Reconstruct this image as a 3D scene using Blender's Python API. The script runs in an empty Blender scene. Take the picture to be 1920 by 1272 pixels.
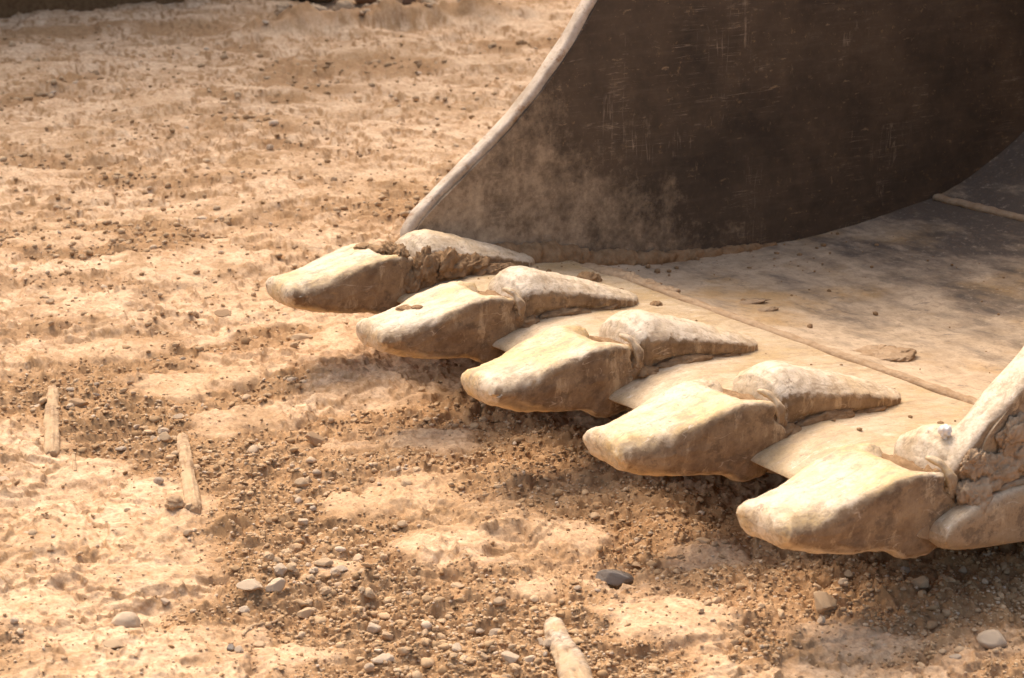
import bpy, math, random
import numpy as np
from mathutils import Vector, Matrix

# ------------------------------------------------------------------ camera, world, sun, exposure
sc = bpy.context.scene
COL = sc.collection
CAM = np.array([2.58691, -1.26551, 0.89605])
FWD = np.array([-0.79864, 0.52870, -0.28749]); FWD /= np.linalg.norm(FWD)
cd = bpy.data.cameras.new("camera")
cam = bpy.data.objects.new("camera", cd); COL.objects.link(cam)
cam.location = CAM
cam.rotation_euler = Vector(FWD).to_track_quat('-Z', 'Y').to_euler()
cd.sensor_width = 36; cd.lens = 67.5; cd.clip_start = 0.05; cd.clip_end = 2000
cd.dof.use_dof = True; cd.dof.focus_distance = 2.55; cd.dof.aperture_fstop = 13.0
sc.camera = cam

SUN_AZ, SUN_EL = math.radians(172), math.radians(54)      # direction TO the sun, measured from +X
to_sun = Vector((math.cos(SUN_AZ)*math.cos(SUN_EL), math.sin(SUN_AZ)*math.cos(SUN_EL), math.sin(SUN_EL)))
world = bpy.data.worlds.new("World"); sc.world = world; world.use_nodes = True
wn = world.node_tree; bg = wn.nodes["Background"]
sky = wn.nodes.new("ShaderNodeTexSky"); sky.sky_type = 'NISHITA'; sky.sun_disc = False
sky.sun_elevation = SUN_EL; sky.sun_rotation = math.pi/2 - SUN_AZ
sky.air_density = 1.0; sky.dust_density = 8.0; sky.ozone_density = 0.3
wn.links.new(sky.outputs[0], bg.inputs[0]); bg.inputs[1].default_value = 0.15
sd = bpy.data.lights.new("sun", 'SUN'); sd.energy = 0.7; sd.angle = math.radians(36); sd.color = (1.0, 0.91, 0.80)
sun = bpy.data.objects.new("sun", sd); COL.objects.link(sun)
sun.rotation_euler = (-to_sun).to_track_quat('-Z', 'Y').to_euler(); sun.location = (-6, -2, 8)
sc.view_settings.view_transform = 'Standard'; sc.view_settings.look = 'None'
sc.view_settings.gamma = 1; sc.view_settings.use_curve_mapping = False
sc.view_settings.exposure = 1.12

# ------------------------------------------------------------------ helpers
CR = np.cross(FWD, [0, 0, 1.0]); CR /= np.linalg.norm(CR)
CD = np.cross(FWD, CR)
def at(px, py, z=0.0):
    """point of the place that the photograph's pixel (1920 wide) shows at height z"""
    d = FWD*3600 + CR*(px-960) + CD*(py-636)
    return CAM + d*((z-CAM[2])/d[2])

def tag(o, label=None, cat=None, group=None, kind=None):
    if label: o["label"] = label
    if cat: o["category"] = cat
    if group: o["group"] = group
    if kind: o["kind"] = kind
    return o

def mesh_np(name, V, F, mat=None, smooth=True, attrs=None):
    """V (n,3); F (m,k) equal sized faces"""
    V = np.ascontiguousarray(V, np.float32); F = np.ascontiguousarray(F, np.int32)
    me = bpy.data.meshes.new(name)
    me.vertices.add(len(V)); me.vertices.foreach_set("co", V.ravel())
    m, k = F.shape
    me.loops.add(m*k); me.loops.foreach_set("vertex_index", F.ravel())
    me.polygons.add(m); me.polygons.foreach_set("loop_start", np.arange(0, m*k, k, dtype=np.int32))
    me.polygons.foreach_set("loop_total", np.full(m, k, np.int32))
    if smooth: me.polygons.foreach_set("use_smooth", np.ones(m, bool))
    for n, a in (attrs or {}).items():
        at_ = me.attributes.new(n, 'FLOAT', 'POINT'); at_.data.foreach_set("value", np.ascontiguousarray(a, np.float32).ravel())
    me.update(calc_edges=True); me.validate()
    if mat: me.materials.append(mat)
    return me

def obj(name, me, parent=None):
    o = bpy.data.objects.new(name, me); COL.objects.link(o)
    if parent: o.parent = parent
    return o

def smooth01(a, b, x):
    t = np.clip((x-a)/(b-a), 0, 1); return t*t*(3-2*t)

def _h(ix, iy, seed):
    n = (ix.astype(np.int64)*374761393 + iy.astype(np.int64)*668265263 + seed*982451653) & 0xffffffff
    n = ((n ^ (n >> 13))*1274126177) & 0xffffffff
    n = ((n ^ (n >> 15))*2246822519) & 0xffffffff
    return (n ^ (n >> 16)) & 0xffffffff

def perlin(x, y, seed=0):
    xi = np.floor(x).astype(np.int64); yi = np.floor(y).astype(np.int64)
    fx = x-xi; fy = y-yi
    u = fx*fx*fx*(fx*(fx*6-15)+10); v = fy*fy*fy*(fy*(fy*6-15)+10)
    def g(ax, ay, dx, dy):
        a = _h(ax, ay, seed)*(2*np.pi/4294967296.0); return np.cos(a)*dx + np.sin(a)*dy
    n0 = g(xi, yi, fx, fy)*(1-u) + g(xi+1, yi, fx-1, fy)*u
    n1 = g(xi, yi+1, fx, fy-1)*(1-u) + g(xi+1, yi+1, fx-1, fy-1)*u
    return (n0*(1-v)+n1*v)*1.5

def worley(x, y, seed=0):
    """F1 distance and the random value of the nearest cell"""
    xi = np.floor(x).astype(np.int64); yi = np.floor(y).astype(np.int64)
    best = np.full(x.shape, 9.0); rnd = np.zeros(x.shape)
    for dx in (-1, 0, 1):
        for dy in (-1, 0, 1):
            cx, cy = xi+dx, yi+dy
            h = _h(cx, cy, seed)
            px = cx + (h & 0xffff)/65535.0; py = cy + (h >> 16)/65535.0
            d = np.hypot(px-x, py-y)
            m = d < best; best = np.where(m, d, best); rnd = np.where(m, (_h(cx, cy, seed+7) & 0xffff)/65535.0, rnd)
    return best, rnd

def perlin3(P, seed=0):
    """cheap 3-D noise out of three 2-D planes"""
    return (perlin(P[:, 0]+P[:, 2]*.37, P[:, 1]-P[:, 2]*.61, seed) + perlin(P[:, 1]+P[:, 0]*.29, P[:, 2]+P[:, 0]*.53, seed+11)
            + perlin(P[:, 2]-P[:, 1]*.43, P[:, 0]+P[:, 1]*.31, seed+23))*0.62

def spline(tab, n):
    """Catmull-Rom through the rows of tab, n samples"""
    T = np.array(tab, float); m = len(T)
    P = np.vstack([2*T[0]-T[1], T, 2*T[-1]-T[-2]])
    s = np.linspace(0, m-1-1e-9, n); i = s.astype(int); t = (s-i)[:, None]
    p0, p1, p2, p3 = P[i], P[i+1], P[i+2], P[i+3]
    return 0.5*(2*p1 + (p2-p0)*t + (2*p0-5*p1+4*p2-p3)*t**2 + (3*p1-p0-3*p2+p3)*t**3)

def vnormals(V, F):
    n = np.zeros_like(V)
    a, b, c = V[F[:, 0]], V[F[:, 1]], V[F[:, 2]]
    fn = np.cross(b-a, c-a) if F.shape[1] == 3 else np.cross(V[F[:, 2]]-a, V[F[:, 3]]-b)
    for k in range(F.shape[1]): np.add.at(n, F[:, k], fn)
    return n/np.maximum(np.linalg.norm(n, axis=1, keepdims=True), 1e-12)

def loft(R, close=True, cap0=True, cap1=True):
    """R (m,k,3) rings -> quads (caps are small rings shrunk to the middle)"""
    rings = [r for r in R]
    if cap0:
        c = rings[0].mean(0); rings = [c+(rings[0]-c)*f for f in (0.02, 0.5, 0.85)] + rings
    if cap1:
        c = rings[-1].mean(0); rings = rings + [c+(rings[-1]-c)*f for f in (0.85, 0.5, 0.02)]
    A = np.array(rings); m, k, _ = A.shape
    V = A.reshape(-1, 3)
    i = np.arange(m-1)[:, None]*k; j = np.arange(k)[None, :]; j2 = (j+1) % k
    F = np.stack([i+j, i+j2, i+k+j2, i+k+j], -1)
    if not close: F = F[:, :-1]
    return V, F.reshape(-1, 4)

def ico(sub):
    import bmesh
    bm = bmesh.new(); bmesh.ops.create_icosphere(bm, subdivisions=sub, radius=1)
    V = np.array([v.co[:] for v in bm.verts]); F = np.array([[v.index for v in f.verts] for f in bm.faces]); bm.free()
    return V, F
ICO = {k: ico(k) for k in (1, 2, 3, 4, 5)}

def rock(seed, sub, planes=9, lo=.55, hi=.9, rough=.06, dims=(1, .8, .6)):
    rng = np.random.RandomState(seed)
    V, F = ICO[sub]; V = V.copy()
    for _ in range(planes):
        n = rng.normal(size=3); n /= np.linalg.norm(n); d = rng.uniform(lo, hi)
        V -= np.maximum(V@n-d, 0)[:, None]*n*0.92
    r = 1 + rough*perlin3(V*1.8+seed, seed) + rough*.5*perlin3(V*5+seed, seed+3)
    if sub >= 4: r += rough*.25*perlin3(V*13, seed+5)
    return V*r[:, None]*np.array(dims), F

# ------------------------------------------------------------------ materials
class N:
    def __init__(s, name):
        s.m = bpy.data.materials.new(name); s.m.use_nodes = True; s.t = s.m.node_tree
        s.b = s.t.nodes["Principled BSDF"]; s.co = s.t.nodes.new("ShaderNodeTexCoord")
    def n(s, ty, **k):
        nd = s.t.nodes.new(ty)
        for a, b in k.items(): setattr(nd, a, b)
        return nd
    def L(s, a, b): s.t.links.new(a, b)
    def coord(s, scale=(1, 1, 1), rot=(0, 0, 0), src="Object"):
        mp = s.n("ShaderNodeMapping"); mp.inputs["Scale"].default_value = scale; mp.inputs["Rotation"].default_value = rot
        s.L(s.co.outputs[src], mp.inputs[0]); return mp.outputs[0]
    def noise(s, sc_, detail=5, rough=.6, coord=None, dist=0):
        nd = s.n("ShaderNodeTexNoise"); nd.inputs["Scale"].default_value = sc_; nd.inputs["Detail"].default_value = detail
        nd.inputs["Roughness"].default_value = rough; nd.inputs["Distortion"].default_value = dist
        s.L(coord if coord is not None else s.co.outputs["Object"], nd.inputs["Vector"]); return nd.outputs[0]
    def ramp(s, fac, stops):
        r = s.n("ShaderNodeValToRGB"); el = r.color_ramp.elements
        while len(el) < len(stops): el.new(.5)
        for e, (p, c) in zip(el, stops):
            e.position = p; e.color = (c, c, c, 1) if not hasattr(c, "__len__") else (*c, 1)
        s.L(fac, r.inputs[0]); return r.outputs[0]
    def mix(s, fac, a, b, mode='MIX'):
        m = s.n("ShaderNodeMix", data_type='RGBA', blend_type=mode)
        for sock, v in ((m.inputs[0], fac), (m.inputs[6], a), (m.inputs[7], b)):
            if isinstance(v, (int, float)): sock.default_value = v
            elif isinstance(v, tuple): sock.default_value = (*v, 1)
            else: s.L(v, sock)
        return m.outputs[2]
    def math(s, op, a, b=0.0):
        m = s.n("ShaderNodeMath", operation=op)
        for sock, v in ((m.inputs[0], a), (m.inputs[1], b)):
            if isinstance(v, (int, float)): sock.default_value = v
            else: s.L(v, sock)
        return m.outputs[0]
    def attr(s, name):
        a = s.n("ShaderNodeAttribute", attribute_name=name); return a.outputs["Fac"]
    def normal(s):
        """object-space normal x, y, z"""
        g = s.n("ShaderNodeNewGeometry"); sp = s.n("ShaderNodeSeparateXYZ")
        s.L(g.outputs["Normal"], sp.inputs[0]); return sp.outputs
    def finish(s, col, rough=.8, bump=None, bs=.3, bd=.005, spec=.3, metal=0.0):
        b = s.b
        if isinstance(col, tuple): b.inputs["Base Color"].default_value = (*col, 1)
        else: s.L(col, b.inputs["Base Color"])
        if isinstance(rough, (int, float)): b.inputs["Roughness"].default_value = rough
        else: s.L(rough, b.inputs["Roughness"])
        b.inputs["Specular IOR Level"].default_value = spec; b.inputs["Metallic"].default_value = metal
        if bump is not None:
            bn = s.n("ShaderNodeBump"); bn.inputs["Strength"].default_value = bs; bn.inputs["Distance"].default_value = bd
            s.L(bump, bn.inputs["Height"]); s.L(bn.outputs[0], b.inputs["Normal"])
        return s.m

DUST = (.52, .355, .20)
def m_soil():
    s = N("dry_clay_soil")
    big = s.noise(2.3, 6, .6); mid = s.noise(14, 8, .68); fine = s.noise(170, 6, .7)
    sm = s.noise(48, 7, .72); tex = s.math('ADD', s.math('MULTIPLY', mid, .5), s.math('MULTIPLY', sm, .5))
    dusty = s.mix(s.ramp(tex, [(.36, 0.), (.60, 1.)]), (.45, .265, .132), (.70, .50, .315))
    earth = s.mix(s.ramp(tex, [(.36, 0.), (.64, 1.)]), (.25, .127, .050), (.48, .295, .148))
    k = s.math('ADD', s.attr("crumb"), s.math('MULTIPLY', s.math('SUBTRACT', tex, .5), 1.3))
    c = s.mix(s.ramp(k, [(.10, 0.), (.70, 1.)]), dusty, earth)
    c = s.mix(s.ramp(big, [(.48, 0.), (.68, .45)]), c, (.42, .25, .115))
    st = s.noise(1, 7, .7, s.coord((30, 30, 30), (0, 0, .6)), dist=1.2)
    c = s.mix(s.ramp(st, [(.33, .6), (.43, 0.)]), c, (.22, .125, .058))
    lg = s.noise(1, 8, .72, s.coord((5.5, 5.5, 5.5)), dist=.8)
    c = s.mix(s.ramp(lg, [(.40, .65), (.50, 0.)]), c, (.33, .19, .085))
    c = s.mix(s.ramp(fine, [(.33, .55), (.52, 0.)]), c, (.20, .115, .058))
    c = s.mix(s.ramp(fine, [(.58, 0.), (.72, .5)]), c, (.70, .56, .41))
    return s.finish(c, .95, fine, .5, .004, spec=.15)
def m_stone(name, dark, light, rough=.85, dust=.5, spec=.25):
    s = N(name)
    oi = s.n("ShaderNodeObjectInfo")
    a = s.noise(40, 6, .65); f = s.noise(220, 4, .6)
    c = s.mix(s.ramp(a, [(.3, 0.), (.72, 1.)]), dark, light)
    c = s.mix(s.math('MULTIPLY', oi.outputs["Random"], .45), c, (.46, .32, .19))
    d = s.math('MULTIPLY', s.ramp(s.noise(60, 5, .6), [(.35, 0.), (.6, 1.)]), dust)
    c = s.mix(d, c, DUST)
    c = s.mix(s.ramp(f, [(.3, .35), (.5, 0.)]), c, (.16, .10, .06))
    return s.finish(c, rough, f, .35, .003, spec=spec)
def m_gravel():
    s = N("loose_clay_gravel")
    r = s.attr("tone"); f = s.noise(190, 4, .6)
    c = s.ramp(r, [(0., (.30, .175, .08)), (.4, (.42, .27, .14)), (.75, (.53, .365, .21)), (.93, (.60, .46, .32)), (1., (.47, .36, .25))])
    c = s.mix(s.ramp(f, [(.3, .3), (.55, 0.)]), c, (.2, .12, .06))
    return s.finish(c, .92, f, .3, .003, spec=.15)
def m_tooth(name="dust_polished_steel", light=(.66, .515, .34), ochre=(.60, .38, .13), side=(.18, .105, .050), side_mix=1.0, lo=.58, wd=.28):
    s = N(name)
    oi = s.n("ShaderNodeObjectInfo"); off = s.n("ShaderNodeVectorMath", operation='ADD'); s.L(s.co.outputs["Object"], off.inputs[0])
    rv = s.n("ShaderNodeCombineXYZ"); r7 = s.math('MULTIPLY', oi.outputs["Random"], 17.0)
    for k_ in range(3): s.L(r7, rv.inputs[k_])
    s.L(rv.outputs[0], off.inputs[1])
    def co(scale, rot=(0, 0, 0)):
        mp = s.n("ShaderNodeMapping"); mp.inputs["Scale"].default_value = scale; mp.inputs["Rotation"].default_value = rot
        s.L(off.outputs[0], mp.inputs[0]); return mp.outputs[0]
    a = s.noise(1, 7, .68, co((13, 9, 13))); st = s.noise(1, 8, .7, co((85, 22, 70), (0, 0, .12)), dist=.6); f = s.noise(1, 4, .65, co((230, 230, 230)))
    m2 = s.noise(1, 8, .74, co((38, 30, 38)))
    top = s.mix(s.ramp(a, [(.42, 0.), (.60, .85)]), light, ochre)
    top = s.mix(s.ramp(m2, [(.36, .6), (.50, 0.)]), top, (.36, .24, .125))
    top = s.mix(s.ramp(st, [(.36, .7), (.50, 0.)]), top, (.33, .225, .125))
    top = s.mix(s.ramp(st, [(.56, 0.), (.70, .5)]), top, (.70, .58, .43))
    scr = s.ramp(s.math('ABSOLUTE', s.math('SUBTRACT', s.noise(1, 2, .5, co((120, 9, 40), (0, .2, .5))), .5)), [(0., .7), (.012, 0.)])
    scr = s.math('MULTIPLY', scr, s.ramp(s.noise(1, 4, .7, co((20, 20, 20))), [(.52, 0.), (.62, 1.)]))
    top = s.mix(scr, top, (.74, .63, .49))
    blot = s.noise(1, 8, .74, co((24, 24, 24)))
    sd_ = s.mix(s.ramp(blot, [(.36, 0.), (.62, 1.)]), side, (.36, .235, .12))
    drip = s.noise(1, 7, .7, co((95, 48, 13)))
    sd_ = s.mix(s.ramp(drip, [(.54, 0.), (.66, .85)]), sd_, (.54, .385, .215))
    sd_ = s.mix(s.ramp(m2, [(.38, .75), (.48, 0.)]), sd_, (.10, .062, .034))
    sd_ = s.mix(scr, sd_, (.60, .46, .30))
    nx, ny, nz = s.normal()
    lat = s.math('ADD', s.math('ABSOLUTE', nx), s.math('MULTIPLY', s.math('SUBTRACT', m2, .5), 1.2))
    lat = s.ramp(lat, [(lo, 0.), (lo+wd, side_mix)])  # sideways-facing surfaces blend to the browner side colour
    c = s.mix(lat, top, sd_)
    c = s.mix(s.ramp(f, [(.32, .4), (.48, 0.)]), c, (.20, .125, .068))
    sp = s.ramp(s.noise(1, 5, .7, co((55, 55, 55))), [(.64, 0.), (.70, .75)])
    c = s.mix(sp, c, (.21, .125, .06))
    bump = s.math('ADD', s.math('MULTIPLY', f, .5), s.math('ADD', s.math('MULTIPLY', st, 1.2), s.math('MULTIPLY', m2, 1.4)))
    return s.finish(c, s.math('MAXIMUM', s.ramp(m2, [(.35, .65), (.6, .42)]), s.math('MULTIPLY', lat, .85)), bump, .42, .004, spec=.45)
def m_floor():
    s = N("dusty_floor_steel")
    a = s.noise(4.5, 7, .65); st = s.noise(1, 7, .66, s.coord((24, 13, 20), (0, 0, .35)), dist=.8); f = s.noise(230, 4, .65)
    c = s.mix(s.ramp(st, [(.30, 0.), (.66, 1.)]), (.36, .25, .145), (.57, .42, .27))
    c = s.mix(s.ramp(a, [(.52, 0.), (.64, .75)]), c, (.42, .25, .095))
    c = s.mix(s.ramp(s.noise(1, 8, .75, s.coord((26, 12, 12), (0, 0, .5))), [(.60, 0.), (.68, .7)]), c, (.16, .12, .085))
    # bare dark steel plus painted inner shade, darker deeper in and up the curved back
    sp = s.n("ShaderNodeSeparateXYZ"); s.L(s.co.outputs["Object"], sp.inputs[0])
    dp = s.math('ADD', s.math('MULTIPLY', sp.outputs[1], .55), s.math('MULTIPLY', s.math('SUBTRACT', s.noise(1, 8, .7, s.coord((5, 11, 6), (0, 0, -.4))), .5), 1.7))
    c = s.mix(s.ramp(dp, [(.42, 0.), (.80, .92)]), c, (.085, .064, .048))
    g2 = s.noise(70, 7, .75); c = s.mix(s.ramp(g2, [(.34, .7), (.46, 0.)]), c, (.19, .125, .075)); c = s.mix(s.ramp(g2, [(.56, 0.), (.68, .6)]), c, (.56, .42, .28))
    c = s.mix(s.ramp(f, [(.3, .35), (.48, 0.)]), c, (.17, .105, .06))
    c = s.mix(s.ramp(f, [(.62, 0.), (.75, .35)]), c, (.56, .43, .30))
    return s.finish(c, .72, s.math('ADD', st, f), .3, .004, spec=.3)
def m_plate():
    s = N("scratched_dark_steel")
    a = s.noise(7, 7, .68); st = s.noise(1, 7, .68, s.coord((9, 9, 75), (.18, 0, 0))); f = s.noise(130, 6, .7)
    c = s.mix(s.ramp(a, [(.35, 0.), (.7, 1.)]), (.062, .045, .031), (.140, .098, .062))
    c = s.mix(s.ramp(st, [(.50, 0.), (.72, .4)]), c, (.17, .125, .083))
    c = s.mix(s.ramp(f, [(.6, 0.), (.75, .6)]), c, (.20, .13, .07))
    for sc_, rot, amt, w, mk_ in (((1, 3.2, 120), .06, .75, .012, 5), ((1, 2.2, 70), -.22, .7, .010, 4), ((1, 5, 60), .5, .75, .012, 7), ((1, 40, 3.5), .10, .8, .014, 5)):
        n_ = s.noise(1, 3, .55, s.coord(sc_, (rot, 0, 0)), dist=.25)
        ln = s.ramp(s.math('ABSOLUTE', s.math('SUBTRACT', n_, .5)), [(0., 1.), (w, 0.)])
        mk = s.ramp(s.noise(mk_, 5, .75), [(.57, 0.), (.66, amt)])
        c = s.mix(s.math('MULTIPLY', ln, mk), c, (.46, .35, .24))
    sp = s.ramp(s.noise(60, 6, .8), [(.60, 0.), (.70, .75)])
    c = s.mix(sp, c, (.36, .235, .115))
    for sc_, rot, lo_ in (((1, 18, 85), .35, .64), ((1, 70, 16), .25, .66), ((1, 26, 60), -.5, .65), ((1, 120, 120), 0, .66)):
        c = s.mix(s.ramp(s.noise(1, 5, .7, s.coord(sc_, (rot, 0, 0))), [(lo_, 0.), (lo_+.05, .7)]), c, (.36, .25, .14))
    c = s.mix(s.ramp(s.noise(3, 6, .7), [(.40, .5), (.58, 0.)]), c, (.03, .025, .02))
    # clay smeared into the front corner and along the floor weld
    d = s.n("ShaderNodeSeparateXYZ"); s.L(s.co.outputs["Object"], d.inputs[0])
    e = s.math('ADD', s.math('MULTIPLY', d.outputs[1], 1.0), s.math('MULTIPLY', d.outputs[2], 1.25))
    e = s.math('ADD', e, s.math('MULTIPLY', s.math('SUBTRACT', s.noise(11, 10, .82), .5), 1.3))
    c = s.mix(s.ramp(e, [(.66, .85), (.98, 0.)]), c, s.mix(s.ramp(s.noise(28, 8, .78), [(.36, 0.), (.62, 1.)]), (.19, .13, .078), (.56, .42, .27)))
    return s.finish(c, .62, s.math('ADD', f, st), .25, .003, spec=.3)
def m_edge():
    s = N("rubbed_pale_steel")
    a = s.noise(16, 7, .68); f = s.noise(150, 5, .65)
    c = s.mix(s.ramp(a, [(.36, 0.), (.6, 1.)]), (.33, .245, .16), (.55, .44, .325))
    c = s.mix(s.ramp(s.noise(34, 6, .7), [(.56, 0.), (.64, .8)]), c, (.28, .155, .07))
    c = s.mix(s.ramp(f, [(.3, .4), (.45, 0.)]), c, (.2, .13, .08))
    return s.finish(c, .6, s.math('ADD', a, f), .35, .004, spec=.35)
def m_dirt(name="packed_clay", a=(.22, .125, .058), b=(.40, .255, .135)):
    s = N(name)
    n = s.noise(60, 7, .7); f = s.noise(260, 4, .7)
    c = s.mix(s.ramp(n, [(.32, 0.), (.68, 1.)]), a, b)
    return s.finish(c, .95, s.math('ADD', n, f), .7, .006, spec=.12)
def m_wood(name, pale, dark):
    s = N(name)
    g = s.noise(1, 6, .65, s.coord((90, 12, 90), (0, 0, .45))); f = s.noise(120, 5, .7)
    c = s.mix(s.ramp(g, [(.38, 0.), (.6, 1.)]), dark, pale)
    c = s.mix(s.ramp(s.noise(22, 5, .7), [(.40, 0.), (.60, .8)]), c, DUST)
    return s.finish(c, .9, s.math('ADD', g, f), .6, .004, spec=.15)

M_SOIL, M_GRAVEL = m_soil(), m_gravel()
M_TAN = m_stone("tan_stone", (.36, .235, .125), (.56, .40, .245), dust=.7)
M_PALE = m_stone("pale_stone", (.45, .34, .23), (.60, .475, .34), dust=.35)
M_GREY = m_stone("grey_stone", (.27, .225, .18), (.47, .39, .30), dust=.55)
M_DARK = m_stone("dark_smooth_stone", (.035, .032, .03), (.11, .10, .09), rough=.32, dust=.25, spec=.5)
M_BROWN = m_stone("brown_clod", (.27, .155, .075), (.45, .29, .155), rough=.95, dust=.25)
M_BOULD = m_stone("shaded_boulder", (.20, .13, .075), (.36, .25, .155), dust=.4)
M_BOULR = m_stone("red_brown_boulder", (.10, .05, .03), (.20, .105, .06), dust=.15)
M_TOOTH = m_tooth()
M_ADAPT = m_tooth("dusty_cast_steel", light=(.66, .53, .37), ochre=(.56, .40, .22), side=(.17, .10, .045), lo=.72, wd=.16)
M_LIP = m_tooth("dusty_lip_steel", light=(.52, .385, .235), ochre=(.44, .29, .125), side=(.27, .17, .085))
M_FLOOR, M_PLATE, M_EDGE = m_floor(), m_plate(), m_edge()
M_DIRT = m_dirt(); M_DIRTP = m_dirt("dry_pale_clay", (.34, .215, .115), (.50, .355, .22))
M_SHADE_BANK = m_dirt("shade_toned_soil", (.13, .068, .03), (.24, .14, .065))  # dark brown stands in for shaded ground at the far left
M_CHIP = N("white_paint").finish((.74, .68, .60), .85)
M_STICK = m_wood("dusty_wood", (.47, .33, .20), (.24, .14, .07))
M_STICK2 = m_wood("peeled_pale_wood", (.62, .51, .38), (.20, .13, .08))
M_OUTER = m_tooth("clay_smeared_steel", light=(.50, .375, .235), ochre=(.45, .30, .15), side=(.34, .23, .125), side_mix=.9)

# ------------------------------------------------------------------ ground
PATCH = [(330,725,105,30),(445,705,60,22),(415,790,60,26),(225,660,110,26),(725,920,60,34),(640,935,45,26),(830,1005,90,34),(275,1085,100,38),
         (1250,1165,150,50),(800,815,90,30),(640,640,70,26),(600,458,60,14),(830,275,60,16),(520,560,90,22),(150,585,120,26),(480,770,60,22),
         (380,1210,130,45),(100,1010,80,30),(120,470,120,22),(330,520,110,20),(1000,1100,50,22),(620,1060,60,20),(700,330,120,18),(400,400,120,18),
         (1080,990,90,28),(1330,1030,110,30),(1620,1200,120,30),(180,880,70,26),(60,1160,100,50),(560,1230,90,36)]
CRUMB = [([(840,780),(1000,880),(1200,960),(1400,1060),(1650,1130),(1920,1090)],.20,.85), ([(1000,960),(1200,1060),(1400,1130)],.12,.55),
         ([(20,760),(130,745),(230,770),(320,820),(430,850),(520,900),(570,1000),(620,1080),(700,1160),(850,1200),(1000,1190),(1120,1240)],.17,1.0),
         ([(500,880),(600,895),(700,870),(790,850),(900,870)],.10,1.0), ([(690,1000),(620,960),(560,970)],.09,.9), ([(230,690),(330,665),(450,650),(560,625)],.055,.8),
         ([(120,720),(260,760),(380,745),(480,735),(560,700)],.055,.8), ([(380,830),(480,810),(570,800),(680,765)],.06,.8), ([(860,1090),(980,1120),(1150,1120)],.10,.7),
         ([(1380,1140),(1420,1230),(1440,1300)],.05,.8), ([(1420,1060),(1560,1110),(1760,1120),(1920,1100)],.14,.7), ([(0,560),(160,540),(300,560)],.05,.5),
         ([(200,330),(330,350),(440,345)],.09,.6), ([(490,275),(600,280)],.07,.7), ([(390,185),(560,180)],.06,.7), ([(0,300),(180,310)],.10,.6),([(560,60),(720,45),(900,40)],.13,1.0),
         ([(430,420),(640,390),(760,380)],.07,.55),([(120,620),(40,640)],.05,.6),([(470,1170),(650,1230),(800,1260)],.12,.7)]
def crumb_mask(x, y):
    m = np.zeros(x.shape)
    for pts, w, amt in CRUMB:
        P = np.array([at(*p)[:2] for p in pts]); d2 = np.full(x.shape, 1e9)
        for a, b in zip(P[:-1], P[1:]):
            ab = b-a; t = np.clip(((x-a[0])*ab[0]+(y-a[1])*ab[1])/(ab@ab), 0, 1)
            d2 = np.minimum(d2, (x-a[0]-t*ab[0])**2+(y-a[1]-t*ab[1])**2)
        d = np.sqrt(d2) + .05*perlin(x*7, y*7, 91) + .02*perlin(x*22, y*22, 92)
        m = np.maximum(m, amt*(1-smooth01(w*.35, w, d)))
    n = perlin(x*1.7, y*1.7, 5)+.6*perlin(x*4.3, y*4.3, 6)
    return np.clip(np.maximum(m, .75*smooth01(.18, .6, n)), 0, 1)
def patch_mask(x, y):
    m = np.zeros(x.shape)
    for px, py, rx, ry in PATCH:
        c = at(px, py)[:2]; ex = at(px+rx, py)[:2]-c; ey = at(px, py+ry)[:2]-c
        ru = np.linalg.norm(ex); rv = np.linalg.norm(ey); ex = ex/ru; ey = ey/rv
        a = ((x-c[0])*ex[0]+(y-c[1])*ex[1])/ru; b = ((x-c[0])*ey[0]+(y-c[1])*ey[1])/rv
        d = (np.abs(a)**2.6+np.abs(b)**2.6)**(1/2.6) + .34*perlin(x*9, y*9, 61) + .22*perlin(x*26, y*26, 62)+ .12*perlin(x*70, y*70, 63)
        m = np.maximum(m, .9*(1-smooth01(.55, 1.15, d)))
    return m
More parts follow.
